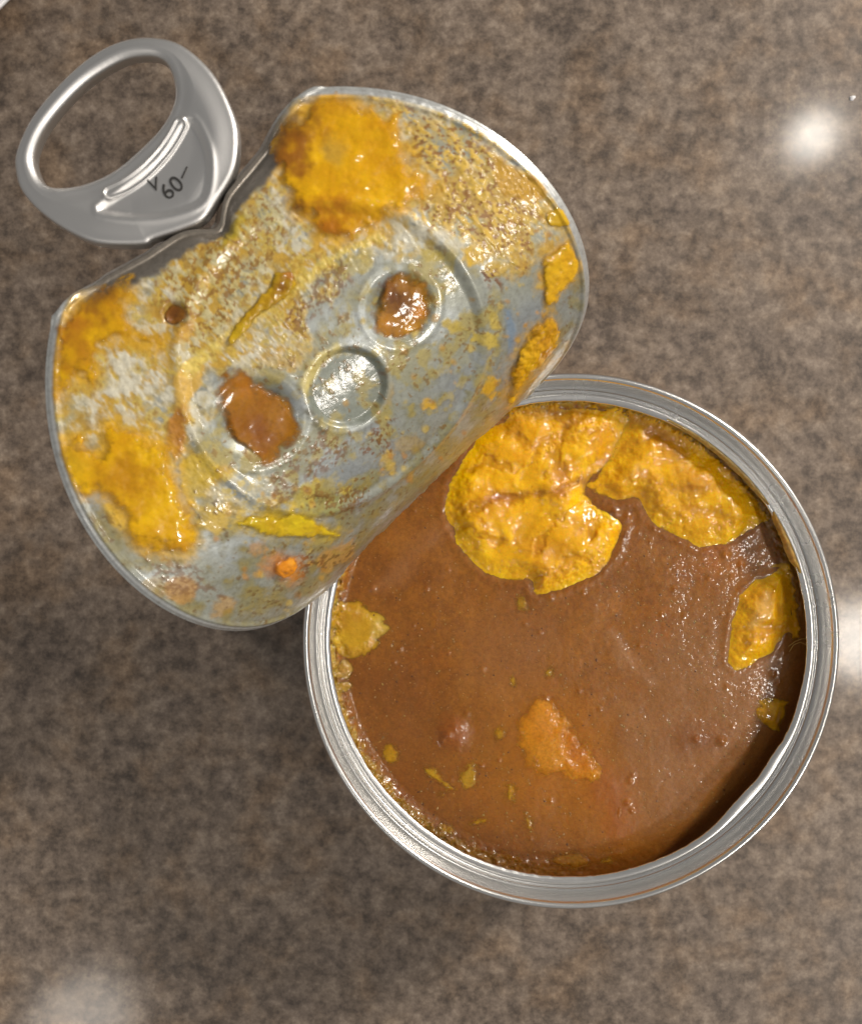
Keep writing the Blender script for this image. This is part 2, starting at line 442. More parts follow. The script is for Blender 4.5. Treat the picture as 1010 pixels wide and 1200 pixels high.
# thin yellowish haze over everything, then whitish fat, then stains
paint(ALL, (138, 140, 126), 10, 0, .35, (n_big, -.5, .5))
paint(LOW, (124, 116, 72), 20, 30, .8, (n_pat, -.4, .35))
paint(MIDT, (138, 134, 98), 14, 18, .65, (n_pat, -.3, .3))
paint(UPPER, (176, 160, 108), 16, 16, .8, (n_pat, -.75, -.1), .03)
paint(UPPER, (190, 148, 30), 16, 16, .85, (n_pat, -.4, .3), .05)
paint(UPPER, (204, 197, 172), 14, 16, .8, (n_st + .4 * n_mid, -.1, .5), .08)
paint(UPPER, (196, 172, 82), 14, 16, .75, (n_spk2, .05, .4), .04)
paint(UPPER, (158, 116, 48), 14, 16, .6, (n_spk2 + .5 * n_big, .5, .8), .03)
paint([(405, 105), (500, 112), (590, 165), (640, 225), (620, 300), (560, 290), (515, 270), (480, 250), (520, 215), (480, 180), (470, 140)], (206, 176, 96), 10, 12, .85, (n_st, -.35, .2), .05)
paint([(405, 105), (500, 112), (590, 165), (640, 225), (620, 320), (560, 290), (500, 270), (480, 250), (520, 215), (480, 180), (470, 140)], (140, 90, 24), 8, 10, .85, (n_spk + .3 * n_spk2, .3, .5), .04)
paint([(405, 105), (500, 112), (590, 165), (640, 225), (620, 320), (560, 290), (500, 270), (480, 250), (520, 215), (480, 180), (470, 140)], (216, 176, 60), 8, 10, .8, (n_st - .5 * n_spk, .15, .5), .06)
paint([(180, 330), (240, 285), (330, 200), (345, 260), (300, 340), (260, 400), (215, 410)], (188, 176, 120), 10, 12, .7, (n_st, -.2, .3), .05)
paint([(180, 330), (240, 285), (330, 200), (345, 260), (300, 340), (260, 400), (215, 410)], (140, 98, 30), 8, 10, .8, (n_spk + .3 * n_spk2, .25, .5), .03)
# white fat fields
for poly in ([(100, 470), (125, 445), (120, 415), (150, 405), (165, 410), (185, 420), (200, 430), (205, 470), (190, 480), (170, 475), (165, 500), (140, 480), (110, 500), (95, 490)],
             [(150, 320), (175, 305), (210, 345), (190, 360), (165, 350)], [(262, 425), (280, 400), (330, 395), (335, 420), (300, 440), (265, 432)], [(225, 450), (250, 440), (252, 475), (240, 500), (228, 530), (215, 500)],
             [(430, 290), (470, 262), (520, 265), (555, 290), (540, 300), (500, 285), (450, 300)], [(318, 195), (335, 235), (350, 270), (370, 300), (345, 300), (325, 250), (305, 215)],
             [(280, 360), (300, 350), (305, 375), (270, 410), (255, 400)], [(290, 560), (330, 550), (350, 570), (320, 580)], [(420, 105), (480, 108), (560, 150), (620, 200), (605, 200), (545, 160), (470, 125)]):
    paint(poly, (206, 201, 182), 7, 9, .9, (.5 * n_st + .7 * n_mid, -.4, .35), .08)
# yellow films
for poly, c, st in (([(577, 178), (600, 195), (640, 225), (630, 236), (590, 232), (578, 205)], (198, 150, 30), .9), ([(540, 292), (552, 283), (562, 300), (565, 312), (550, 314)], (205, 165, 35), .95),
                ([(562, 318), (580, 306), (606, 305), (598, 318), (575, 324)], (196, 160, 50), .9), ([(497, 292), (520, 293), (520, 305), (500, 308)], (190, 168, 70), .8),
                ([(522, 378), (540, 378), (556, 388), (550, 392), (530, 388)], (186, 160, 50), .85), ([(556, 395), (580, 392), (590, 408), (575, 408)], (190, 165, 60), .85), ([(570, 365), (582, 365), (586, 385), (576, 384)], (190, 165, 60), .8),
                ([(566, 445), (580, 436), (586, 446), (576, 466), (565, 460)], (204, 158, 32), .95), (ell(506, 476, 9, 7), (198, 155, 40), .95), (ell(456, 545, 9, 13), (190, 155, 40), .8), (ell(478, 520, 14, 12), (175, 140, 50), .5),
                ([(335, 588), (360, 570), (382, 560), (382, 572), (360, 590), (340, 600)], (196, 165, 45), .9), (ell(402, 575, 8, 8), (186, 160, 50), .8),
                ([(215, 545), (235, 528), (255, 545), (250, 570), (225, 590), (210, 570)], (196, 165, 45), .85), ([(225, 590), (260, 590), (272, 610), (255, 625), (230, 620)], (200, 165, 40), .85),
                ([(120, 590), (140, 595), (150, 620), (130, 610)], (196, 170, 70), .8), ([(205, 440), (225, 420), (240, 430), (222, 470), (215, 530), (205, 520)], (206, 165, 70), .9),
                ([(205, 480), (215, 475), (217, 520), (205, 540), (195, 525)], (170, 110, 25), .9), ([(268, 262), (285, 250), (275, 280), (258, 295)], (186, 160, 40), .9), ([(205, 385), (225, 375), (230, 395), (200, 405)], (196, 150, 45), .7),
                ([(390, 640), (415, 628), (415, 655), (385, 670), (360, 660)], (180, 135, 60), .8), (ell(302, 640, 12, 9), (176, 128, 62), .7), (ell(214, 690, 18, 16), (176, 130, 60), .8), (ell(262, 712, 14, 10), (170, 130, 60), .7), (ell(176, 690, 16, 12), (160, 130, 60), .5),
                ([(395, 300), (440, 290), (430, 320), (400, 330)], (176, 160, 90), .6), ([(300, 420), (330, 410), (345, 425), (320, 440)], (176, 140, 70), .5), (ell(445, 460, 14, 18), (182, 150, 80), .7), (ell(372, 585, 30, 16), (160, 160, 90), .5)):
    paint(poly, c, 4, 6, st, None, .1)
paint(ell(409, 456, 50, 44, -.4), (122, 128, 118), 5, 2, .95)
paint(MIDT, (168, 148, 62), 14, 14, .6, (n_mid + .6 * n_pat, .0, .7), .03)
paint(LOW, (146, 126, 54), 14, 14, .55, (n_mid + .7 * n_pat, .1, .8), .03)
paint([(215, 430), (260, 390), (330, 338), (400, 292), (445, 272), (448, 280), (400, 302), (335, 350), (265, 402), (222, 440)], (218, 194, 96), 4, 5, .85, (n_st, -.7, .0), .12)
paint([(358, 470), (352, 445), (365, 425), (395, 405), (405, 410), (378, 428), (366, 450)], (214, 196, 120), 4, 4, .8, None, .06)  # lit wall of the round pocket, painted as a pale crescent
paint([(588, 360), (600, 362), (608, 398), (602, 425), (595, 415)], (104, 124, 146), 3, 3, .8, None, 0)  # bluish reflection on the bead, painted on as a stripe
paint(ell(372, 496, 16, 8, .7), (84, 78, 54), 4, 5, .7, (n_spk2, -.4, .2), .03)
paint([(455, 330), (490, 325), (505, 350), (500, 375), (485, 395), (490, 360), (480, 338)], (214, 184, 84), 4, 4, .75, (n_st, -.6, .2), .06)
for i in range(130):      # little dabs on the right-hand side
    u, v = (rng.uniform(590, 645), rng.uniform(255, 440)) if i < 50 else (rng.uniform(400, 600), rng.uniform(350, 570)) if i < 95 else (rng.uniform(250, 380), rng.uniform(560, 720))
    s_ = rng.uniform(1.5, 4.2); paint(ell(u, v, s_, s_ * rng.uniform(.7, 1.2), 0, 10), [(190, 165, 80), (180, 140, 60), (170, 120, 50)][i % 3], 2.5, 3, .75, None, .07)
# brown stains and specks
for poly, st in (([(558, 318), (575, 312), (592, 330), (590, 345), (575, 335)], .95), ([(385, 505), (405, 520), (400, 545), (360, 560), (365, 520)], .6), ([(445, 500), (462, 490), (455, 525), (430, 535), (420, 525)], .8), ([(400, 300), (330, 380), (350, 395), (420, 330)], .6),
                 ([(360, 580), (405, 570), (440, 580), (400, 605)], .6), ([(345, 655), (365, 645), (375, 660), (352, 672)], .95), ([(310, 590), (340, 520), (352, 540), (345, 590)], .6), ([(395, 100), (340, 320), (320, 330)], .3), ([(455, 400), (462, 425), (450, 440)], .7),
                 ([(340, 350), (360, 345), (352, 375), (335, 380)], .5), ([(480, 155), (500, 160), (500, 185), (485, 180)], .7), ([(290, 600), (330, 600), (320, 612), (285, 620)], .6), ([(170, 650), (230, 660), (260, 700), (190, 690)], .5)):
    paint(poly, (112, 66, 20), 5, 8, st, (n_spk, -.15, .2), .05)
paint(LOW, (104, 76, 26), 10, 10, .7, (n_fin + .5 * n_spk + .6 * n_pat, .75, 1.1), .04)
paint(MIDT, (126, 92, 30), 10, 10, .65, (n_fin + .5 * n_spk + .6 * n_pat, .7, 1.05), .04)
# thick food stuck to the lid: each lump is a thing with its own thickness
def lump(name, label, cat, poly, c, tmax, group='food clumps stuck to the lid', edge_px=26, amp=7, rel=.22, size=3.5, spots=(), k=0, base=0., smooth=True, halo=True, fill=None, feather=.5):
    pl = smooth_poly(poly) if smooth else np.array(poly)
    if halo: paint(pl, c, 15, 9, .8, None, .04)
    ab = np.array([to_lid(*p) for p in pl[::3]])
    lo = ab.min(0) - 2; hi = ab.max(0) + 2; st = .16
    a, s = np.meshgrid(np.arange(lo[0], hi[0], st), np.arange(lo[1], hi[1], st))
    u, v = seen(lid_at(a, s))
    D = sdf(pl, u, v) + amp * fbm(a, s, 2.6, 4, 20 + k) + amp * .4 * fbm(a, s, .8, 3, 30 + k)
    rlim = np.hypot(a, s)
    D = np.maximum(D, (rlim - 37.6) * 9)
    D = D / 9.0
    keep, used, a2, s2 = clipped(D, a, s, st)
    e = np.clip(-D / (edge_px / 9.0), 0, 1)
    t = tmax * np.sqrt(1 - (1 - e) ** 2)
    lumps = fbm(a, s, size, 4, 40 + k)
    t = t * (1 + rel * lumps + rel * .3 * ridged(a, s, size * .8, 2, 50 + k)) + e * .025 * fbm(a, s, 1.0, 3, 60 + k) + base * sstep(0, .5, e)
    if fill is not None:
        t = (.03 + .25 * np.log1p(np.exp((fill - emboss(a, s)) / .25)) + .05 * lumps + .015 * fbm(a, s, .8, 3, 9)) * sstep(0, .7, e)
    t = np.where(D < 0, np.maximum(t, .012), -.01)
    al = sstep(.02, feather, e + .4 * feather * fbm(a, s, 1.1, 4, 77 + k))
    pc = np.zeros(a.shape + (3,)); pc[:] = lin(*c)
    tn = 1 + .22 * fbm(a, s, 3, 4, 70 + k)[..., None] * np.array([.6, 1, 1.2]); pc *= np.clip(tn, .5, 1.5)
    for cu, cv_, rad, sc_, stg in spots:
        m = sstep(rad * 1.15, rad * .1, np.hypot(u - cu, v - cv_) + rad * .4 * fbm(a, s, 1.5, 3, 80 + k)) * stg
        pc = pc * (1 - m[..., None]) + lin(*sc_) * m[..., None]
    W = lid_at(a2, s2, t)
    f, (Vv, Cc, Al) = compact(used, keep, [W, pc, al])
    return tag(mesh(name, Vv, f, M_POOL if fill is not None else M_SMEAR, None, Cc, {'cover': Al}), label, cat, group)
lump('pumpkin_clump', 'big glossy ochre clump at the top corner of the lid, widest of all', 'food clump',
     [(376, 101), (404, 104), (423, 117), (445, 131), (468, 136), (477, 164), (484, 195), (513, 214), (487, 237), (461, 251), (434, 272), (399, 286), (372, 282), (358, 261), (340, 251), (336, 232), (316, 194), (309, 181), (328, 150), (352, 122)],
     (220, 164, 2), .65, spots=[(340, 165, 50, (140, 82, 16), .85), (385, 265, 45, (168, 92, 12), .8), (346, 245, 14, (92, 42, 12), .9), (388, 178, 20, (200, 172, 80), .4), (345, 135, 34, (120, 74, 14), .75), (330, 190, 30, (150, 92, 20), .7), (400, 120, 24, (190, 135, 18), .6)], feather=.75, k=1)  # brown at the bent corner: gravy tint plus painted shade
lump('pumpkin_clump', 'ochre yellow clump along the left corner of the lid, above the white fat', 'food clump',
     [(64, 374), (84, 354), (118, 332), (155, 322), (158, 350), (157, 380), (192, 395), (188, 413), (158, 405), (130, 404), (112, 421), (121, 437), (110, 456), (90, 446), (70, 474), (56, 470), (54, 421)],
     (208, 156, 2), .5, spots=[(80, 385, 45, (162, 98, 20), .8), (120, 340, 35, (140, 92, 18), .8), (95, 420, 30, (176, 120, 14), .6)], feather=.75, k=2)  # brown along the top: gravy tint and painted shade of the bend
lump('pumpkin_clump', 'broad bright yellow clump on the lower left side of the lid', 'food clump',
     [(62, 512), (80, 515), (98, 505), (112, 522), (124, 492), (158, 500), (192, 518), (208, 552), (222, 590), (232, 636), (218, 656), (192, 648), (162, 642), (140, 612), (118, 588), (84, 576), (64, 546)],
     (220, 168, 2), .65, spots=[(150, 560, 45, (178, 120, 4), .7), (205, 640, 20, (184, 124, 6), .5), (80, 540, 30, (204, 164, 28), .6)], feather=.75, k=3)
lump('orange_puddle', 'orange brown food filling the large pocket left of the round boss', 'food clump',
     [(263, 430), (292, 434), (303, 447), (331, 459), (347, 479), (357, 509), (334, 533), (326, 547), (302, 549), (276, 524), (259, 500), (249, 474), (252, 443)],
     (156, 100, 6), .55, amp=3, edge_px=18, rel=.12, spots=[(300, 500, 30, (130, 70, 6), .8), (290, 450, 18, (180, 112, 10), .7), (325, 490, 20, (160, 104, 16), .6)], k=4, fill=-.7, halo=False, feather=.9)
lump('brown_puddle', 'dark brown crust filling the pocket near the right of the lid', 'food clump',
     ell(470, 360, 38, 42, .3), (158, 104, 14), .9, amp=6, edge_px=16, rel=.25, size=1.4, spots=[(465, 350, 26, (96, 54, 14), .9), (480, 385, 14, (200, 142, 20), .8), (448, 335, 18, (110, 56, 14), .9), (490, 365, 12, (206, 130, 16), .7), (450, 375, 12, (190, 126, 20), .5)], k=5, fill=-.5, halo=False, feather=.9)
lump('yellow_dab', 'small square yellow dab close to the right edge of the lid, highest there', 'food clump',
     [(640, 249), (655, 242), (667, 253), (663, 265), (646, 265)], (210, 166, 24), .3, 'yellow dabs on the lid edge', 8, 3, .2, 1., k=6)
lump('yellow_dab', 'upright oval yellow dab by the right edge, between a square dab and a streak', 'food clump',
     [(633, 308), (640, 296), (662, 283), (677, 300), (678, 325), (660, 340), (650, 356), (637, 354), (635, 332)], (218, 166, 22), .5, 'yellow dabs on the lid edge', 12, 4, .25, 1.2, k=7)
lump('yellow_streak', 'long slanting yellow streak near the right hinge corner of the lid', 'food clump',
     [(650, 374), (653, 400), (640, 424), (624, 444), (606, 464), (595, 470), (598, 438), (611, 402), (632, 374)], (210, 158, 18), .6, 'yellow dabs on the lid edge', 14, 4, .4, 1.2, [(640, 410, 18, (170, 106, 16), .7), (610, 455, 14, (196, 150, 30), .6)], k=8)
lump('yellow_streak', 'curved bright yellow streak across the lower part of the lid', 'food clump',
     [(278, 612), (308, 602), (346, 598), (376, 612), (398, 627), (358, 631), (316, 631), (297, 620)], (206, 174, 22), .45, 'food clumps stuck to the lid', 12, 4, .25, 1.4, k=9)
lump('orange_drop', 'shiny orange drop low on the lid near the can rim', 'food clump', ell(332, 664, 15, 14), (214, 132, 24), .9, 'food clumps stuck to the lid', 12, 3, .25, 1.2, [(340, 655, 8, (226, 160, 50), .6)], k=10)
lump('brown_drop', 'tiny round brown drop in the small dimple at the upper left of the lid', 'food clump', ell(206, 369, 14, 13), (132, 84, 18), .5, 'food clumps stuck to the lid', 8, 2, .2, 1., [(204, 366, 9, (104, 60, 14), .8)], k=11)
lump('ochre_streak', 'slanting mustard streak in the middle of the lid, brown at its top end', 'food clump',
     [(262, 398), (284, 372), (302, 350), (318, 336), (328, 318), (342, 318), (346, 336), (332, 350), (304, 372), (276, 405)], (190, 152, 22), .5, 'food clumps stuck to the lid', 10, 4, .3, 1.2, [(331, 334, 18, (120, 66, 14), .9), (345, 320, 14, (170, 100, 20), .8)], k=12)

# the bare strip where the sheet bends at the tab, its dark reflection painted in
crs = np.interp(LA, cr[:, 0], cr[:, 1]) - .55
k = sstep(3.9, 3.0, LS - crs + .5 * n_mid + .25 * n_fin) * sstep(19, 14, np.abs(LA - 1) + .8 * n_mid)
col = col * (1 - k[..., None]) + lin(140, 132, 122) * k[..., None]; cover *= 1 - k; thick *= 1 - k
# the bare cut edge
k = sstep(37.0, 37.4, RR); col = col * (1 - k[..., None]) + lin(205, 207, 206) * k[..., None]; cover *= (1 - k)
thick *= .4 * (1 + .8 * n_fin)
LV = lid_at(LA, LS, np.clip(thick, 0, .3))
nn_ = lookup(TN, LA, LS); nn_ /= np.linalg.norm(nn_, axis=-1, keepdims=True)
back = LV[-1] - nn_[-1] * .22
V = np.concatenate([LV.reshape(-1, 3), back, (lid_at(LA[-40], LS[-40]) - nn_[-40] * .22)])
q = grid_faces(nR, nP, wrap=True)
o1 = nR * nP; i = np.arange(nP); j = (i + 1) % nP
edge = np.stack([(nR - 1) * nP + i, (nR - 1) * nP + j, o1 + j, o1 + i], 1)
inner = np.stack([o1 + i, o1 + j, o1 + nP + j, o1 + nP + i], 1)
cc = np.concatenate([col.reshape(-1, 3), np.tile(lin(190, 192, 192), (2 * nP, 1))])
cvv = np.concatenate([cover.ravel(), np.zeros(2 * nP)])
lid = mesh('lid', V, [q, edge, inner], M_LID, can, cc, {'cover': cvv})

# ------------------------------------------------------------------ pull tab on the lid
TZ_TAB = 28.5
def tabpt(u, v): return P(u, v, TZ_TAB)
tab_out = smooth_poly([(21, 178), (20, 202), (28, 226), (53, 253), (89, 276), (121, 287), (167, 288), (182, 281), (215, 270), (240, 258), (258, 232), (276, 200), (280, 160), (271, 125), (249, 85), (214, 54), (178, 45), (142, 50), (107, 68), (71, 100), (39, 139)], 5)
tab_in = smooth_poly([(187, 69), (199, 80), (206, 103), (203, 125), (189, 150), (164, 176), (135, 200), (103, 215), (71, 221), (53, 216), (43, 200), (41, 182), (53, 153), (78, 121), (107, 94), (142, 73), (167, 67)], 5)
to_mm = lambda p: np.stack(P(p[:, 0], p[:, 1], TZ_TAB), 1)
po, pi_ = to_mm(tab_out), to_mm(tab_in)
st = .07
lo = po.min(0) - .5; hi = po.max(0) + .5
tx, ty = np.meshgrid(np.arange(lo[0], hi[0], st), np.arange(lo[1], hi[1], st))
do = -sdf(po, tx, ty); di = sdf(pi_, tx, ty)
D = -np.minimum(do, di)
keep, used, tx2, ty2 = clipped(D, tx, ty, st)
def rnd(d, r): e = np.clip(d / r, 0, 1); return np.sqrt(np.clip(1 - (1 - e) ** 2, 0, 1))
z = .6 * rnd(do, .7) + .6 * rnd(di, .8) + .4 * sstep(.2, 3.2, np.minimum(do, di * 1.2)) - .25 * sstep(3.0, 6.0, do)
z = z + .08 * np.exp(-((di - .8) / .4) ** 2)
slot = to_mm(smooth_poly([(131, 228), (150, 219), (172, 203), (192, 182), (205, 163), (213, 148), (213, 148), (131, 228)], 8)[:41])
ds_ = segd(slot, tx, ty)
z = z + .26 * np.exp(-((ds_ - .72) / .22) ** 2) - .12 * sstep(.8, .35, ds_)
panel = to_mm(smooth_poly([(121, 249), (171, 256), (214, 249), (240, 234), (247, 200), (240, 167), (221, 144), (190, 190), (140, 230)], 4))
z = z - .5 * sstep(.5, -.7, sdf(panel, tx, ty)) + .12 * np.exp(-((sdf(panel, tx, ty) - .6) / .4) ** 2)
pit = to_mm(np.array([(205, 220)], float))[0]
z = z - .0 * sstep(1.9, .5, np.hypot(tx - pit[0], ty - pit[1]) + .3 * fbm(tx, ty, 1, 2, 5))
W = np.stack([tx2, ty2, TZ_TAB + z - .6], -1)
f, (Vt,) = compact(used, keep, [W])
# close the plate: a skirt and a back sheet
Vb = Vt.copy(); Vb[:, 2] = TZ_TAB - 1.5
n0 = len(Vt)
ed = {}
for a_, b_ in np.concatenate([f[:, [0, 1]], f[:, [1, 2]], f[:, [2, 3]], f[:, [3, 0]]]): ed[(a_, b_)] = ed.get((a_, b_), 0) + 1
bd = [(a_, b_) for (a_, b_) in ed if (b_, a_) not in ed]
sk = np.array([(b_, a_, a_ + n0, b_ + n0) for a_, b_ in bd])
tab = mesh('pull_tab', np.concatenate([Vt, Vb]), [f, f[:, ::-1] + n0, sk], M_TAB, lid)
# stamped mark on the tab: V and 60
def stamped(txt, u, v, size, rot):
    cu = bpy.data.curves.new('stamped_mark', 'FONT'); cu.body = txt; cu.size = size * MM; cu.extrude = .00004; cu.offset = .00001; cu.align_x = 'CENTER'; cu.align_y = 'CENTER'
    t = bpy.data.objects.new('tmp', cu); sc.collection.objects.link(t)
    me = bpy.data.meshes.new_from_object(t.evaluated_get(bpy.context.evaluated_depsgraph_get()))
    bpy.data.objects.remove(t)
    me.materials.append(M_DARK)
    o = bpy.data.objects.new('stamped_mark', me); sc.collection.objects.link(o); o.parent = lid
    x, y = P(u, v, TZ_TAB)
    i = np.argmin((Vt[:, 0] - x) ** 2 + (Vt[:, 1] - y) ** 2)
    o.location = (x * MM, y * MM, (Vt[i, 2] + .10) * MM); o.rotation_euler = (0, 0, rot)
stamped('V', 182, 218, 2.4, math.radians(20)); stamped('60', 203, 222, 3.0, math.radians(40))
stamped('/', 217, 204, 2.2, math.radians(-10))
# rivet that holds the tab to the lid
rx, ry = P(238, 244, TZ_TAB)
lathe('rivet', [(0.01, 27.9), (1.0, 27.85), (1.6, 27.6), (1.8, 27.1), (1.8, 25.8)], M_TAB, lid, 40, (rx - .9, ry + .9))
# a yellow dab of food on the tab
def blob_at(name, label, cat, u, v, z, rx_, ry_, h, c, m, rot=0, group=None, k=0):
    x0, y0 = P(u, v, z); sx_ = rx_ * (H - z) / F; sy_ = ry_ * (H - z) / F
    t = np.linspace(0, 2 * np.pi, 28, endpoint=False); r = np.linspace(0, 1, 9)
    T, Rr = np.meshgrid(t, r); wob = 1 + .18 * np.sin(2 * T + k) + .12 * np.sin(3 * T + 2.1 * k) + .06 * np.sin(5 * T + k * 3)
    px = sx_ * Rr * np.cos(T) * wob; py = sy_ * Rr * np.sin(T) * wob
    zz = h * np.sqrt(1 - Rr ** 2) * (1 + .25 * fbm(px + k * 7, py, max(sx_, .3), 3, k))
    c_, s_ = math.cos(rot), math.sin(rot)
    Vv = np.stack([x0 + px * c_ - py * s_, y0 + px * s_ + py * c_, z + zz - .03], -1).reshape(-1, 3)
    pc = np.tile(lin(*c), (len(Vv), 1)) * (1 + .2 * fbm(px, py, .5, 3, k).reshape(-1, 1))
    o = mesh(name, Vv, grid_faces(9, 28, wrap=True), m, None, np.clip(pc, 0, 1), {'cover': np.ones(len(Vv))})
    return tag(o, label, cat, group)
blob_at('yellow_dab', 'small yellow dab smeared on the pull tab beside the bent lid edge', 'food clump', 255, 203, TZ_TAB + .0, 7, 13, .6, (206, 172, 40), M_SMEAR, math.radians(-30), 'food clumps stuck to the lid', 2)

# ------------------------------------------------------------------ gravy
def gz(x, y):
    """height of the gravy: nearly level, a little higher towards the hinge"""
    a = (x - CX) / 38; b = (y - CY) / 38
    r = np.hypot(a, b)
    t = -6.3 + 1.3 * (-a * .72 + b * .69)
    men = sstep(.95, 1.035, r) * np.clip(.9 + .9 * (-a * .72 + b * .69), 0, 2) * (1 + .5 * fbm(x, y, .8, 3, 2))
    und = .14 * fbm(x, y, 11, 2, 4) + .035 * fbm(x, y, 3.5, 3, 6) + .012 * fbm(x, y, .9, 3, 7)
    zz = t + np.minimum(men, 2.6) + und
    rm = r * 38
    return np.minimum(zz, np.where(rm > 38.5, -4.3 - (rm - 38.5) * .3, np.where(rm > 37.9, -3.2, 9)))
def px2g(pts):
    p = np.asarray(pts, float); z_ = np.full(len(p), -6.)
    for _ in range(3):
        x, y = P(p[:, 0], p[:, 1], z_); z_ = gz(x, y)
    return np.stack([x, y], 1)
nr, npz = 250, 1200
r_ = 40.9 * np.linspace(0, 1, nr) ** .8; t_ = np.linspace(0, 2 * np.pi, npz, endpoint=False)
R2, T2 = np.meshgrid(r_, t_, indexing='ij'); gx_, gy_ = CX + R2 * np.cos(T2), CY + R2 * np.sin(T2)
gzz = gz(gx_, gy_)
gc = np.zeros(gx_.shape + (3,)); gc[:] = lin(146, 90, 18)
for c_, k_, sz in (((124, 70, 8), 11, 9), ((164, 106, 34), 17, 6), ((158, 88, 6), 23, 11), ((138, 82, 20), 29, 2.2)):
    m_ = sstep(.0, .9, fbm(gx_, gy_, sz, 5, k_))[..., None] * .6; gc = gc * (1 - m_) + lin(*c_) * m_
gc = gc * (1 + .13 * fbm(gx_, gy_, .7, 3, 41))[..., None]
def gpaint(poly, c, soft, amp, st, lift=0):
    global gc, gzz
    q_ = px2g(poly); d = sdf(q_, gx_, gy_) + amp * fbm(gx_, gy_, 3, 4, 13)
    m = sstep(soft, -soft, d) * st
    gc = gc * (1 - m[..., None]) + lin(*c) * m[..., None]
    gzz = gzz + lift * sstep(soft, -soft * 1.5, d)
gpaint(ell(620, 910, 150, 85), (158, 98, 10), 9, 3, .55)
gpaint(ell(670, 930, 85, 65), (160, 98, 8), 7, 2, .55)
gpaint(ell(480, 860, 70, 110), (122, 70, 14), 7, 2, .5)
gpaint(ell(600, 760, 60, 40), (150, 96, 36), 6, 2, .5)
gpaint(ell(830, 850, 100, 140, .4), (146, 98, 48), 8, 3, .7)  # greyish sheen of the right half, painted into the gravy
gpaint(ell(560, 1000, 200, 40, .2), (106, 58, 10), 7, 2, .6)
gpaint(ell(655, 872, 50, 60), (176, 108, 10), 6, 2, .65)
gpaint([(650, 880), (690, 890), (740, 920), (742, 985), (715, 985), (680, 940)], (174, 104, 8), 4, 1.5, .6)
gpaint([(690, 890), (735, 910), (742, 950), (722, 985), (705, 960), (700, 930)], (150, 78, 12), 3, 1, .6, .15)
gpaint(ell(600, 760, 60, 40), (150, 96, 42), 5, 2, .5)
gpaint(ell(830, 880, 90, 120, .4), (146, 94, 38), 6, 2, .6)  # right-hand sheen painted once more, a little warmer
gpaint(ell(815, 865, 26, 14), (124, 66, 12), 2.5, .8, .6, .2)
gpaint(ell(530, 860, 18, 18), (150, 84, 28), 1.5, .4, .6, .5)
gpaint([(715, 740), (745, 770), (760, 800), (735, 790), (720, 765)], (172, 130, 92), 1.5, .8, .5, .12)
gpaint([(480, 640), (520, 620), (470, 680), (440, 690)], (160, 110, 66), 2, 1, .5, .1)
for pl_ in ([(560, 505), (535, 540), (521, 567), (515, 604), (529, 634), (546, 659), (567, 677), (600, 686), (617, 685), (619, 697), (630, 703), (654, 696), (680, 688), (708, 671), (725, 646), (735, 617), (722, 598), (700, 588), (722, 592), (745, 590), (751, 606), (768, 622), (799, 637), (822, 647), (853, 641), (876, 629), (905, 606), (893, 588), (774, 484), (640, 470)],
            [(884, 676), (909, 672), (921, 687), (927, 715), (921, 743), (905, 768), (882, 783), (861, 789), (849, 778), (850, 749), (856, 720), (867, 692)]):
    d_ = sdf(px2g(pl_), gx_, gy_); gzz = gzz + np.where(R2 < 37.5, .10 * np.exp(-(d_ / .75) ** 2) * (1 + .4 * fbm(gx_, gy_, 1.2, 3, 51)), 0)
# small swellings and bubbles that catch the light
bub = [(525, 860, .9, .30), (533, 853, .6, .22), (519, 868, .5, .2), (655, 893, .5, .22), (668, 884, .45, .2), (845, 868, .7, .28), (815, 866, .5, .2), (735, 940, .5, .22), (738, 915, .45, .2), (740, 950, .4, .18), (645, 700, .5, .2), (850, 650, .7, .25), (868, 662, .5, .2),
       (720, 600, .7, .3), (735, 605, .6, .28), (905, 790, .5, .2), (912, 800, .5, .2), (640, 818, .4, .16), (790, 690, .45, .16), (775, 720, .4, .15), (500, 690, .4, .15), (437, 690, .5, .2)]
for _ in range(45):
    a_ = rng.random() * 6.283; q_ = 300 * math.sqrt(rng.random()) * .88; bub.append((667 + q_ * math.cos(a_), 751 + q_ * math.sin(a_), rng.uniform(.22, .5), rng.uniform(.06, .16)))
for u_, v_, rr1, hh1 in bub:
    (bx_, by_), = px2g([(u_, v_)]); m_ = (np.abs(gx_ - bx_) < 3) & (np.abs(gy_ - by_) < 3)
    gzz[m_] += hh1 * np.exp(-((gx_[m_] - bx_) ** 2 + (gy_[m_] - by_) ** 2) / rr1 ** 2)
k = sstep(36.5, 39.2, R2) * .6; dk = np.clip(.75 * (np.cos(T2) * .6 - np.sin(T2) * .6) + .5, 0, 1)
gc = gc * (1 - (k * dk)[..., None]) + lin(106, 56, 12) * (k * dk)[..., None]  # rim shade painted into the gravy towards the lower right wall
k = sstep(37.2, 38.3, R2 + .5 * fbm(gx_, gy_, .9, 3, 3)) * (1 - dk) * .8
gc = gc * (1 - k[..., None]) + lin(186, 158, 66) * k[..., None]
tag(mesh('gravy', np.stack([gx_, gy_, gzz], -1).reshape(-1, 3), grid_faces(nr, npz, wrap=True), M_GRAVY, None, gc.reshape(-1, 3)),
    'thick glossy brown gravy filling the open can', 'gravy', kind='stuff')

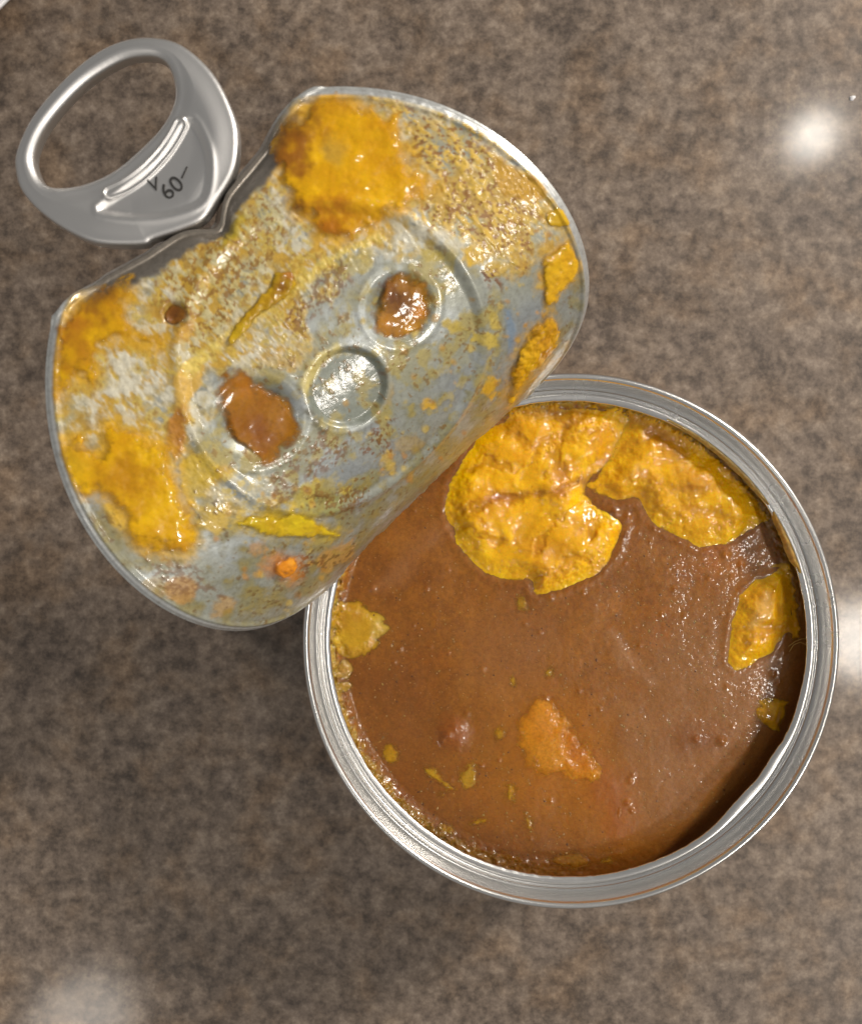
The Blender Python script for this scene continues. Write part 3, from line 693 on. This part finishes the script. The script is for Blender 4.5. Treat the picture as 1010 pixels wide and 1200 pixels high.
# ------------------------------------------------------------------ chunks in the gravy
def gcol(x, y):
    rr0 = np.hypot(x - CX, y - CY); i = np.clip(np.round((rr0 / 40.9) ** 1.25 * (nr - 1)), 0, nr - 1).astype(int)
    j = np.round((np.arctan2(y - CY, x - CX) % (2 * np.pi)) / (2 * np.pi) * npz).astype(int) % npz
    return gc[i, j]
def chunk(name, label, cat, poly, c, hmax, group='yellow chunks in the gravy', edge=4.2, amp=.45, rel=.35, size=4., spots=(), grooves=(), sps=.55, k=0, sink=.05, m=None, rmax=38.9, fold=.5, soft=0., cmax=1.):
    cov = 1.
    q_ = px2g(smooth_poly(poly)); st = .13
    lo = q_.min(0) - 1; hi = q_.max(0) + 1
    x, y = np.meshgrid(np.arange(lo[0], hi[0], st), np.arange(lo[1], hi[1], st))
    D = sdf(q_, x, y) + amp * fbm(x, y, 2.5, 4, 20 + k) + amp * .3 * fbm(x, y, .8, 3, 33 + k)
    rc = np.hypot(x - CX, y - CY); D = np.maximum(D, rc - rmax)
    keep, used, x2, y2 = clipped(D, x, y, st)
    e = np.clip(-D / edge, 0, 1); e = np.clip((-D - .5 * min(soft, 1.)) / edge, 0, 1); h = hmax * e * e * (3 - 2 * e)
    h = h * (1 + rel * fbm(x, y, size, 2, 40 + k)) + e * fold * .22 * ridged(x + 1.5 * fbm(x, y, 5, 2, 3), y + 1.5 * fbm(x, y, 5, 2, 5), size * 1.1, 2, 50 + k) * hmax + e * .012 * fbm(x, y, .8, 2, 66 + k)
    pc = np.zeros(x.shape + (3,)); pc[:] = lin(*c)
    pc = pc * np.clip(1 + .22 * fbm(x, y, 3.2, 4, 70 + k)[..., None] * np.array([.6, 1, 1.3]), .5, 1.5)
    qd = fbm(x + 1.5 * fbm(x, y, 4, 3, 7 + k), y + 1.5 * fbm(x, y, 4, 3, 9 + k), 4.6, 3, 44 + k, .4)
    h = h + e * hmax * .26 * qd
    if hmax > .8:
        mm = sstep(-.15, -.75, qd) * .35; pc = pc * (1 - mm[..., None]) + lin(180, 112, 4) * mm[..., None]
    for pl, sc_, sg, dh in grooves:
        qq = px2g(pl) if len(pl) > 2 else px2g(list(pl) + [pl[-1]])
        d = segd(qq, x + 1.2 * fbm(x, y, 3, 3, 91), y + 1.2 * fbm(x, y, 3, 3, 93)) + .7 * fbm(x, y, 1.5, 4, 90 + k)
        mm = sstep(sg * 2.6, 0, d); h = h - dh * .75 * mm
        pc = pc * (1 - .45 * mm[..., None]) + lin(*sc_) * .45 * mm[..., None]
    for cu, cv_, rx_, ry_, rot, sc_, sg, dh in spots:
        d = sdf(px2g(ell(cu, cv_, rx_, ry_, rot)), x, y) + .5 * fbm(x, y, 1.6, 4, 80 + k)
        mm = sstep(sps, -sps, d) * sg; pc = pc * (1 - mm[..., None]) + lin(*sc_) * mm[..., None]; h = h - dh * mm
    if soft:
        cov = sstep(0, soft, -D + .45 * min(soft, 1.) * fbm(x, y, 1.3, 3, 95 + k)) * cmax; q3 = np.clip(cov * 1.6, 0, 1)[..., None]
        pc = pc * q3 + gcol(x, y) * (1 - q3)
    h = np.where(D < 0, np.maximum(h, -sink if not soft else .012), -.25 if not soft else .004)
    W = np.stack([x2, y2, gz(x2, y2) + h], -1)
    W[..., 2] = np.minimum(W[..., 2], np.where(rc > 37.6, -3.15, 5))
    f, (Vv, Cc, Co) = compact(used, keep, [W, pc, cov + 0 * x])
    return tag(mesh(name, Vv, f, m or M_CHUNK, None, np.clip(Cc, 0, 1), {'cover': Co}), label, cat, group)
Y1 = (238, 178, 0); BR = (160, 88, 12)
chunk('pumpkin_chunk', 'largest folded yellow chunk, rising from the gravy beside the lid fold', 'food chunk',
      [(560, 505), (535, 540), (521, 567), (515, 604), (529, 634), (546, 659), (567, 677), (600, 686), (617, 685), (619, 697), (630, 703), (654, 696), (680, 688), (708, 671), (725, 646), (735, 617), (722, 598), (700, 588), (690, 570), (715, 545), (735, 510), (732, 478), (690, 473), (640, 470), (600, 474)],
      Y1, 1.5, size=7, soft=1.0, k=1,
      grooves=[([(548, 600), (575, 585), (600, 588), (618, 578), (640, 580), (668, 568)], BR, .55, .4), ([(668, 568), (648, 552), (640, 530), (655, 515)], (176, 104, 14), .6, .4), ([(700, 578), (676, 590), (660, 610), (640, 618), (622, 640)], (186, 118, 14), .45, .35),
               ([(530, 615), (560, 622), (585, 640)], (190, 124, 10), .4, .25), ([(620, 692), (632, 672), (660, 660), (690, 655)], (190, 120, 10), .5, .35), ([(600, 515), (625, 522), (650, 508), (690, 515), (715, 500)], (190, 120, 10), .6, .35),
               ([(548, 550), (575, 540), (605, 548), (625, 535)], (190, 122, 12), .5, .3), ([(690, 630), (705, 610), (722, 612)], (190, 122, 12), .4, .3)],
      spots=[(585, 584, 34, 7, -.15, BR, .6, .1), (640, 576, 24, 8, -.3, (168, 98, 16), .6, .1), (618, 641, 20, 9, .3, (188, 120, 24), .5, .12), (650, 488, 40, 10, .1, (140, 84, 30), .6, .15), (590, 496, 22, 12, .5, (170, 105, 24), .5, .1), (692, 568, 18, 8, .5, (140, 78, 22), .7, .25)], sps=1.1)
chunk('pumpkin_chunk', 'broad yellow chunk against the upper right wall of the can', 'food chunk',
      [(700, 580), (722, 592), (745, 590), (751, 606), (768, 622), (799, 637), (822, 647), (853, 641), (876, 629), (905, 606), (893, 588), (857, 550), (820, 514), (774, 484), (735, 474), (722, 510), (705, 548), (690, 566)],
      (234, 174, 0), 1.4, size=6, soft=1.0, k=2,
      grooves=[([(745, 560), (790, 575), (840, 570)], (180, 112, 14), .9, .35), ([(720, 530), (760, 520), (800, 530)], (186, 118, 14), .8, .3), ([(760, 610), (800, 600), (850, 605)], (190, 124, 14), .7, .3)],
      spots=[(760, 500, 30, 10, .5, (176, 112, 14), .6, .1), (805, 560, 22, 16, .4, (196, 132, 40), .5, .1)], sps=1.1)
chunk('pumpkin_chunk', 'upright oval yellow chunk at the right wall of the can', 'food chunk',
      [(878, 674), (905, 664), (930, 662), (944, 700), (944, 735), (926, 752), (905, 770), (882, 785), (861, 790), (847, 778), (848, 749), (854, 720), (864, 692)],
      (228, 168, 0), 1.3, size=4.5, soft=1.0, k=3, spots=[(888, 715, 8, 24, .5, (214, 168, 90), .7, .15)], grooves=[([(870, 745), (900, 735), (915, 720)], (186, 120, 12), .6, .25)])
chunk('pumpkin_chunk', 'small ragged yellow bit under the oval chunk at the right wall', 'food chunk', ell(906, 837, 25, 20, .1), (206, 148, 2), .5, size=2, k=4, edge=1.6, amp=.4, soft=1.0)
chunk('pumpkin_chunk', 'leaf shaped dull yellow chunk against the left wall of the can', 'food chunk',
      [(396, 701), (423, 703), (433, 715), (447, 721), (459, 735), (449, 752), (435, 766), (417, 774), (399, 769), (388, 758), (388, 718)], (188, 142, 20), .55, size=4, k=5, edge=1.8, rel=.2, spots=[(445, 738, 12, 14, 0, (188, 158, 70), .6, 0)], fold=.25, soft=1.0)
chunk('pumpkin_bit', 'crumbly dull yellow bit below the leaf shaped chunk', 'food chunk', ell(405, 786, 13, 13), (166, 126, 44), .4, size=1.5, k=6, edge=1.2, amp=.5, soft=.8)
chunk('pumpkin_bit', 'small yellow bit at the left wall, lower of two below the leaf shaped chunk', 'food chunk', ell(403, 803, 12, 8), (160, 122, 30), .35, size=1.5, k=7, edge=1., amp=.4, soft=.8)
chunk('carrot_chunk', 'bright orange carrot piece half sunk in the middle of the gravy', 'food chunk',
      [(602, 836), (624, 808), (650, 816), (676, 846), (704, 884), (716, 908), (700, 926), (680, 924), (655, 918), (620, 912), (598, 874)], (214, 140, 22), .34, 'orange carrot pieces in the gravy', 3.4, .6, .2, 3., [(640, 886, 18, 18, 0, (206, 140, 34), .8, -.2), (632, 840, 14, 20, 0, (206, 136, 42), .6, -.15), (676, 880, 10, 24, -.5, (178, 96, 18), .6, .05)], k=8, m=M_SUNK, fold=0, soft=3.0, sps=1.6, cmax=.85)
chunk('carrot_chunk', 'small orange sliver sunk in the gravy below the carrot piece', 'food chunk', [(716, 945), (731, 938), (734, 955), (724, 980), (717, 975)], (178, 98, 16), .2, 'orange carrot pieces in the gravy', 1.2, .2, .2, 2., k=9, m=M_SUNK, soft=1.4, cmax=.7)
bits = [('round yellow bit near the left wall, lower left in the gravy', 457, 883, 9, 11, 0), ('ragged yellow bit left of the carrot piece', 549, 909, 11, 14, .3), ('thin frayed yellow shred between the round bit and the ragged bit', 516, 914, 20, 7, .6),
        ('pale mottled yellow bit directly below left of the carrot piece', 597, 929, 8, 11, 0), ('pea sized round bit below the frayed shred', 518, 931, 6, 6, 0), ('narrow upright yellow bit below the carrot piece', 617, 960, 6, 11, -.3), ('flat thin yellow sliver low in the gravy', 561, 963, 11, 4, -.2),
        ('dim yellow bit sunk near the lower left wall', 521, 972, 13, 8, .1), ('small yellow bit touching the lower left wall', 469, 940, 6, 6, 0), ('yellow ring shaped bit by the bottom wall', 598, 1012, 20, 14, .3), ('olive bit just under the tip of the largest chunk', 611, 708, 9, 9, .4),
        ('pale yellow bit in the middle of the gravy, above the carrot piece', 601, 798, 6, 8, 0), ('tiny pale bit in the middle, upper of a pair', 643, 771, 5, 5, 0), ('tiny pale bit in the middle, lower of a pair', 642, 787, 6, 8, .3), ('faint yellow patch left of the carrot piece', 586, 861, 9, 9, .3), ('amber bit by the bottom wall, right of the ring shaped bit', 668, 1008, 20, 10, 0), ('yellow bit at the bottom wall, right of the amber bit', 712, 1014, 12, 8, .3)]
for i, (lb, u, v, rx_, ry_, rot) in enumerate(bits):
    chunk('pumpkin_bit', lb, 'food bit', ell(u, v, rx_ * 1.35, ry_ * 1.35, rot), [(186, 138, 16), (178, 134, 30), (190, 144, 26)][i % 3] if i not in (9, 15) else (150, 98, 22), .13, 'small yellow bits in the gravy', .8, .35, .3, 1.2, k=10 + i, m=M_SUNK, soft=1.6, cmax=.8)

# fine specks of spice and meat in the gravy: nobody could count them
sv, sf, sc_l = [], [], []
oct_v = np.array([(1, 0, 0), (0, 1, 0), (-1, 0, 0), (0, -1, 0), (0, 0, .6)], float); oct_f = np.array([(0, 1, 4), (1, 2, 4), (2, 3, 4), (3, 0, 4)])
for i in range(15000):
    rr0 = 37.5 * math.sqrt(rng.random()); th = rng.random() * 6.283
    x, y = CX + rr0 * math.cos(th), CY + rr0 * math.sin(th)
    s_ = .028 + .16 * rng.random() ** 9
    el = rng.uniform(.6, 1.7); ro = rng.random() * 6.283
    v_ = oct_v * np.array([s_ * el, s_, s_]) * (1 + .3 * rng.standard_normal((5, 1)))
    c_, q_ = math.cos(ro), math.sin(ro)
    v_ = np.stack([x + v_[:, 0] * c_ - v_[:, 1] * q_, y + v_[:, 0] * q_ + v_[:, 1] * c_, float(gz(np.array(x), np.array(y))) + v_[:, 2] - .005 + 0 * v_[:, 0]], 1)
    sv.append(v_); sf.append(oct_f + 5 * i)
    sc_l.append(np.tile(lin(*[(172, 116, 60), (180, 114, 46), (168, 124, 56), (156, 94, 42), (98, 56, 22), (190, 140, 90)][rng.integers(6)]), (5, 1)))
tag(mesh('spice_specks', np.concatenate(sv), np.concatenate(sf), M_GRAVY, None, np.concatenate(sc_l)), 'fine tan and brown specks scattered through the gravy', 'specks', kind='stuff')

def crust(label, a0, a1, w0, c, k):
    n_ = 120; t = np.radians(np.linspace(a0, a1, n_)); f_ = np.linspace(0, 1, 8)
    T, Fv = np.meshgrid(t, f_, indexing='ij'); ww = w0 * np.sin(np.linspace(0, np.pi, n_))[:, None] ** .6 * (1 + .5 * fbm(T * 38, T * 0 + k, 1.6, 3, k))
    R_ = 38.0 + .75 - Fv * (ww + .4); Zc = -2.6 + .25 * np.sin(Fv * np.pi) * (1 + .6 * fbm(T * 38, Fv * 2, .8, 3, k)) - 1.5 * np.clip(Fv - .55, 0, 1)
    Vv = np.stack([CX + R_ * np.cos(T), CY + R_ * np.sin(T), Zc], -1).reshape(-1, 3)
    pc = np.tile(lin(*c), (len(Vv), 1)) * (1 + .3 * fbm(T * 38, Fv, .7, 3, k).reshape(-1, 1))
    tag(mesh('dried_crust', Vv, grid_faces(n_, 8)[:, ::-1], M_CHUNK, None, np.clip(pc, 0, 1), {'cover': np.ones(len(Vv))}), label, 'food crust', 'dried food on the can lip')
crust('dried yellow food crust on the inner lip at the right, above the oval chunk', 16, 32, .6, (190, 146, 70), 3)
crust('thin pale crust along the inner lip beside the broad upper right chunk', 34, 66, .35, (176, 146, 84), 6)
# pale fibres at the right wall
def tube(name, pts, r, m, c, label, cat):
    p = np.array(pts, float); ks = 6; Vv = []
    for i in range(len(p)):
        t = p[min(i + 1, len(p) - 1)] - p[max(i - 1, 0)]; t /= np.linalg.norm(t)
        a = np.cross(t, (0, 0, 1)); a /= np.linalg.norm(a) + 1e-9; b = np.cross(t, a)
        for j in range(ks): Vv.append(p[i] + r * (a * math.cos(j * 2 * math.pi / ks) + b * math.sin(j * 2 * math.pi / ks)))
    return mesh(name, np.array(Vv), grid_faces(len(p), ks, wrap=True), m, None, np.tile(lin(*c), (len(Vv), 1)), {'cover': np.ones(len(Vv))})
def fibre(pxs, label):
    pts = []
    for u, v in pxs:
        x, y = px2g([(u, v)])[0]; pts.append((x, y, float(gz(np.array(x), np.array(y))) + .55))
    tag(tube('meat_fibre', pts, .06, M_CHUNK, (206, 160, 84), '', ''), label, 'fibre', 'meat fibres at the right wall')
fibre([(922, 757), (930, 751), (938, 748), (945, 748)], 'straight pale fibre at the right wall beside the oval chunk, upper one')
fibre([(923, 763), (928, 755), (936, 752), (942, 755), (947, 753)], 'wavy pale fibre at the right wall beside the oval chunk, lower one')

# ------------------------------------------------------------------ things lying around the can
ex, ey = P(7, 8, TZ + 8)
pc_ = (ex - .707 * 62, ey + .707 * 62)
dish = lathe('white_dish', [(.01, TZ + 2), (34, TZ + 2), (42, TZ + 3), (54, TZ + 7), (61, TZ + 9.2), (62, TZ + 9.1), (62, TZ + 8.4), (54, TZ + 5.6), (44, TZ + 1.5), (43, TZ + .1), (38, TZ + .1), (37, TZ + 1.2), (.01, TZ + 1.2)], M_WHITE, None, 200, pc_)
tag(dish, 'white glazed dish just showing its edge beyond the pull tab', 'dish')
blob_at('white_dot', 'tiny white crumb on the countertop right of the light reflection', 'dot', 998, 115, TZ + .03, 3.6, 3, .4, (240, 240, 240), M_WHITE, 0, None, 0)  # small white blob drawn at a bright dot on the countertop
